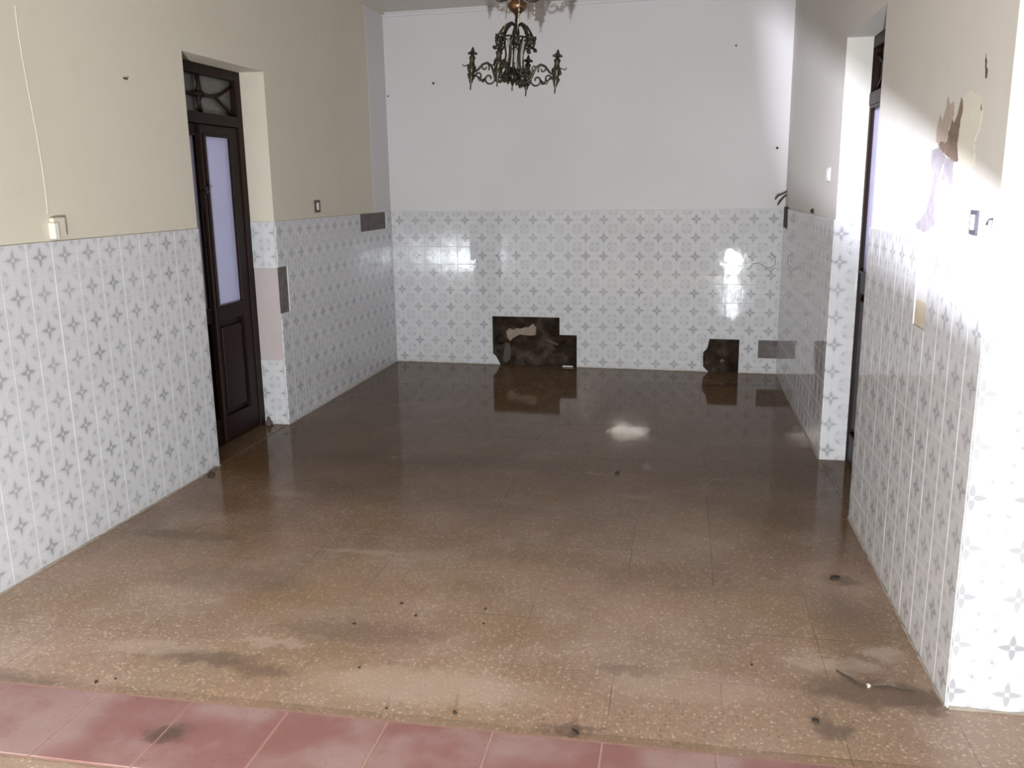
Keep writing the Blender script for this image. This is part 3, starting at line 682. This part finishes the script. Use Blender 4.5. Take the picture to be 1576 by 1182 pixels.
for k, ang in enumerate((172, 262, 352, 82)):
    a = math.radians(ang); ca, sa = math.cos(a), math.sin(a)
    f = lambda r, z, s=0: (r*ca-s*sa, r*sa+s*ca, z)
    m = MB()
    # main S-shaped arm with its curls
    m.tube([f(.02, 2.085), f(.055, 2.066), f(.078, 2.060), f(.098, 2.078), f(.108, 2.105), f(.122, 2.135), f(.145, 2.150), f(.172, 2.140), f(.198, 2.112), f(.225, 2.098)], [.006, .007, .007, .007, .007, .006, .006, .006, .006, .006], 8)
    m.tube(spiral((.130, 2.072), .034, .007, PI*.9, PI*3.1, 16, lambda r, z: f(r, z)), .0048, 7)
    m.tube(spiral((.158, 2.128), .026, .006, PI*1.2, -PI*1.1, 16, lambda r, z: f(r, z)), .0045, 7)
    m.tube(spiral((.078, 2.108), .022, .006, PI*1.5, PI*3.5, 12, lambda r, z: f(r, z)), .0042, 7)
    m.tube(spiral((.190, 2.082), .020, .005, 0, PI*2.1, 12, lambda r, z: f(r, z)), .0045, 7)
    m.tube([f(.108, 2.105), f(.100, 2.132), f(.112, 2.142), f(.124, 2.134)], [.004, .005, .004, .004], 6)
    for s in (-1, 1): m.tube([f(.15, 2.075), f(.162, 2.062, .010*s), f(.178, 2.060, .020*s), f(.186, 2.072, .016*s), f(.178, 2.078, .008*s)], [.004, .005, .005, .004, .003], 6)
    for (r, z) in ((.068, 2.058), (.092, 2.064), (.165, 2.058), (.205, 2.085)): m.blob(f(r, z), .009, .009, .007, 7, 5, .3)
    arm = cbuild(m, 'arm', bronze)
    m = MB(); c = f(AR, 0)
    m.lathe([(.0, 2.010), (.003, 2.012), (.004, 2.040), (.009, 2.052), (.012, 2.068), (.017, 2.082), (.012, 2.094), (.017, 2.11), (.022, 2.124), (.014, 2.138), (.011, 2.158), (.016, 2.172), (.010, 2.182), (0, 2.184)], c, n=16, flute=.14, nf=6)
    for i in range(6):
        q = i*PI/3; m.blob((c[0]+.018*math.cos(q), c[1]+.018*math.sin(q), 2.112+.012*(i % 2)), .008, .008, .012, 7, 5, .35)
        m.blob((c[0]+.014*math.cos(q), c[1]+.014*math.sin(q), 2.075+.01*(i % 2)), .007, .007, .010, 7, 5, .35)
    m.tube([(c[0], c[1], 2.13), (c[0]+ca*.02, c[1]+sa*.02, 2.136), (c[0]+ca*.045, c[1]+sa*.045, 2.128), (c[0]+ca*.052, c[1]+sa*.052, 2.138)], .003, 6)
    cbuild(m, 'lamp_holder', bronze, parent=arm)
    m = MB()                                           # flower-shaped cup on top
    m.lathe([(.006, 2.178), (.010, 2.190), (.012, 2.200), (.008, 2.212), (.005, 2.222), (0, 2.226)], c, n=10)
    for i in range(5):
        q = i*2*PI/5+a; m.tube([(c[0], c[1], 2.186), (c[0]+.014*math.cos(q), c[1]+.014*math.sin(q), 2.196), (c[0]+.026*math.cos(q), c[1]+.026*math.sin(q), 2.192)], [.004, .009, .004], 7)
    cbuild(m, 'flower_cup', bronze, parent=arm)

# ------------------------------------------------------------------ small fittings
def plate(name, label, fn, u, z, wu, hz, dp, mp, mr, rw_=.3, rh=.45, cat='switch', extra=None):
    c = fn(u, 0, z); t = thing(name, label, cat, c)
    m = MB(); m.box(fn, u-wu/2, u+wu/2, 0.0, dp, z-hz/2, z+hz/2); b = m.build('cover_plate', mp, t, bevel=.0015)
    m = MB(); m.box(fn, u-wu*rw_/2, u+wu*rw_/2, dp-.002, dp+.004, z-hz*rh/2, z+hz*rh/2); m.build('rocker', mr, t, bevel=.001)
    return t
plate('light_switch', 'small dark switch with pale rocker on the cream wall right of the left doorway', left, 6.02, 1.415, .09, .085, .007, brownp, offw, .35, .6)
plate('light_switch', 'grey switch plate with white rocker on the brightly lit right wall', right, 2.745, 1.413, .062, .068, .006, greyp, whitep, .34, .62)
plate('light_switch', 'narrow white switch plate on the far right wall beyond the right doorway', right, 5.35, 1.572, .10, .072, .008, whitep, whitep, .5, .6)
t = thing('junction_box', 'ivory junction box on the near left wall just above the tiles', 'junction box', left(3.354, 0, 1.385))
m = MB(); m.box(left, 3.318, 3.392, 0.0, .022, 1.350, 1.432); m.build('box_body', cream, t, bevel=.004)
m = MB(); m.box(left, 3.310, 3.340, 0.0, .030, 1.345, 1.412); m.build('box_lid', offw, t, bevel=.004)
# hook by the bright switch, nails
m = MB(); m.tube([right(2.60, 0.0, 1.428), right(2.598, .012, 1.426), right(2.602, .014, 1.412)], .0035, 7)
tag(m.build('wall_hook', greyp, smooth=True), 'small grey hook right of the switch on the bright right wall', 'hook')
m = MB(); m.blob(right(5.86, .006, 1.357), .012, .03, .014, 9, 6, .25)
tag(m.build('wall_plug', dirtm, smooth=True), 'dark round plug in the far right wall at the top of the tiles', 'wall plug')
def nail(fn, u, z, label, r=.006):
    m = MB(); p = fn(u, 0, z); q = fn(u, .02, z-.004); m.tube([p, q], r*.5, 6); m.tube([q, fn(u, .0225, z-.004)], r, 8)
    tag(m.build('nail', blackp, smooth=True), label, 'nail', 'nails in the white back wall')
nail(back, bu(-2.081), 2.388, 'nail high in the left part of the white back wall', .009)
nail(back, bu(.704), 1.798, 'black nail in the back wall close to its right corner', .009)
nail(back, bu(.366), 2.564, 'small nail near the top right of the white back wall', .006)
nail(back, bu(-2.49), 2.30, 'small nail in the back wall close to its left corner', .006)
m = MB(); m.tube([left(3.93, 0, 2.05), left(3.93, .02, 2.045)], .004, 6); tag(m.build('nail', blackp), 'single small nail in the cream left wall beside the doorway', 'nail')
for (a, b, c, lab) in (((.760, 1.445), (.725, 1.432), (.705, 1.405), 'upper of two black cut wire ends in the back right corner'), ((.768, 1.418), (.742, 1.388), (.726, 1.362), 'lower of two black cut wire ends in the back right corner')):
    m = MB(); p = Vector(right(7.30, 0, a[1]+.02))
    m.tube([p, back(bu(a[0]), .05, a[1]), back(bu(b[0]), .09, b[1]), back(bu(c[0]), .10, c[1])], .006, 8)
    tag(m.build('cut_wire', blackp, smooth=True), lab, 'wire', 'cut wires in the back right corner')

# scratches and scraped glaze on the back wall's right end
m = MB()
for pts in ([(.519, .851), (.545, .868), (.56, .90), (.60, .905)], [(.62, .90), (.66, .87), (.70, .865), (.735, .90), (.725, .96), (.69, .985)], [(.66, .862), (.70, .842), (.735, .87)]):
    m.tube([back(bu(x), .0082, z) for x, z in pts], .0028, 5)
m.build('scrape_marks', simple('scrape_grey', (.22, .21, .21), .8), wall_back)

# ------------------------------------------------------------------ crumbs and dirt on the floor
def crumb(x, y, rx, ry, rz, label, mat=dirtm, name='dirt_clump', cat='dirt clump'):
    rx *= .72; ry *= .72; rz *= .72; m = MB(); m.blob((x, y, rz*.6), rx, ry, rz, 9, 6, .3, random.uniform(0, 3))
    tag(m.build(name, mat), label, cat, 'bits of dirt on the floor')
crumb(-2.549+.03, 4.274, .022, .028, .016, 'dark dirt clump at the foot of the left wall, just before the doorway')
crumb(-1.808, 2.269, .011, .006, .005, 'elongated black crumb at the far left beside the red strip')
crumb(-1.757, 2.296, .005, .005, .004, 'tiny dark crumb right of the elongated one, beside the red strip at left')
crumb(-1.005, 2.952, .010, .008, .005, 'dark crumb left of centre on the dry terrazzo')
crumb(-0.682, 2.956, .007, .008, .006, 'small black crumb near the middle of the floor')
crumb(-0.665, 2.847, .008, .006, .004, 'flat brown crumb just in front of the small black crumb in mid-floor')
crumb(-0.923, 2.865, .009, .007, .004, 'brown crumb in front of the dark one left of centre')
crumb(-1.126, 2.772, .010, .009, .004, 'reddish brown crumb furthest left of the mid-floor crumbs')
crumb(-0.629, 2.290, .010, .008, .008, 'black crumb beside the red strip, near the middle of the picture')
crumb(-0.838, 2.279, .007, .006, .005, 'dull brown crumb left of the black crumb beside the red strip')
crumb(-1.002, 2.488, .007, .006, .005, 'small brown crumb on the pale terrazzo left of the floor joint')
crumb(-0.265, 2.256, .026, .008, .005, 'wide flat brown smear of dirt on the edge of the red strip')
crumb(0.417, 2.424, .013, .018, .006, 'brown leaf-like clump at the lower right of the floor')
crumb(-0.314, 4.62, .022, .016, .010, 'dark clump on the wet floor below the middle of the back wall')
crumb(0.258, 2.711, .007, .006, .005, 'tiny dark crumb to the left of the pale scrap near the pier')
crumb(0.628, 3.433, .030, .018, .006, 'dark clump on the floor near the foot of the right wall')
crumb(0.604, 2.640, .012, .010, .008, 'pale scrap of plaster among twigs by the foot of the pier', lightdirt, 'plaster_scrap', 'plaster scrap')
def twig(pts, r, label):
    m = MB(); m.tube([(x, y, .004+.002*(i % 2)) for i, (x, y) in enumerate(pts)], r, 6)
    tag(m.build('twig', simple('twig_brown', (.045, .030, .020), .9)), label, 'twig', 'twigs by the pier')
twig([(.52, 2.715), (.545, 2.68), (.575, 2.645), (.598, 2.63)], [.002, .004, .004, .002], 'short dark twig left of the pale plaster scrap by the pier')
twig([(.615, 2.635), (.66, 2.64), (.70, 2.632), (.735, 2.628)], [.002, .003, .003, .002], 'thin twig right of the pale plaster scrap by the pier')

# ------------------------------------------------------------------ added slit lamp, out of view
# unseen slit lamp, added only to throw the cold band across the right wall
def beam_poly():
    pts = [(XR(y)-.0, y, 1.474+.249*(y-2.58)) for y in (2.3, 5.0, 7.25)]
    pts += [(0.62, 7.39, 2.80), (0.56, 7.40, 2.85), (0.62, 7.40, 2.4), (0.70, 7.39, 1.95)]
    pts += [(XR(7.2), 7.2, 1.50), (XR(5.1), 5.1, 1.325), (XR(4.1), 4.1, 1.215), (XR(2.3), 2.3, 1.105)]
    return [Vector(p) for p in pts]
hd = 0.12; tgt = Vector((.8, 4.0, 1.55)); ax = (tgt-BEAM).normalized(); su = ax.cross(Vector((0, 0, 1))).normalized(); sv = su.cross(ax)
P2 = []
for p in beam_poly():
    q = p-BEAM; t = q.dot(ax); q = q*(hd/t); P2.append((q.dot(su), q.dot(sv)))
print('slit', [(round(a, 3), round(b, 3)) for a, b in P2])
# housing: front plate with the slit, four sides and a back, added to cut the beam to the band
fp = lambda u, v, d=hd: BEAM+su*u+sv*v+ax*d
HU0, HU1 = min(p[0] for p in P2)-.02, max(p[0] for p in P2)+.02; HV0, HV1 = min(p[1] for p in P2)-.02, max(p[1] for p in P2)+.02
wl = thing('added_slit_lamp', 'unseen black slit lamp added to throw the band on the right wall', 'added lamp', tuple(BEAM))
m = MB(); n = len(P2)
bm = bmesh.new()
outer = [(HU0, HV0), (HU1, HV0), (HU1, HV1), (HU0, HV1)]
vo = [bm.verts.new(fp(*p)-BEAM) for p in outer]; vi = [bm.verts.new(fp(*p)-BEAM) for p in P2]
eo = [bm.edges.new((vo[i], vo[(i+1) % 4])) for i in range(4)]; ei = [bm.edges.new((vi[i], vi[(i+1) % n])) for i in range(n)]
bmesh.ops.triangle_fill(bm, use_beauty=True, edges=eo+ei, normal=ax)
vb = [bm.verts.new(BEAM+su*p[0]+sv*p[1]-ax*.05-BEAM) for p in outer]
for i in range(4): bm.faces.new((vo[i], vo[(i+1) % 4], vb[(i+1) % 4], vb[i]))
bm.faces.new(vb)
me = bpy.data.meshes.new('slit_box'); bm.to_mesh(me); bm.free(); me.materials.append(steel)
o = bpy.data.objects.new('slit_box', me); C.objects.link(o); o.parent = wl
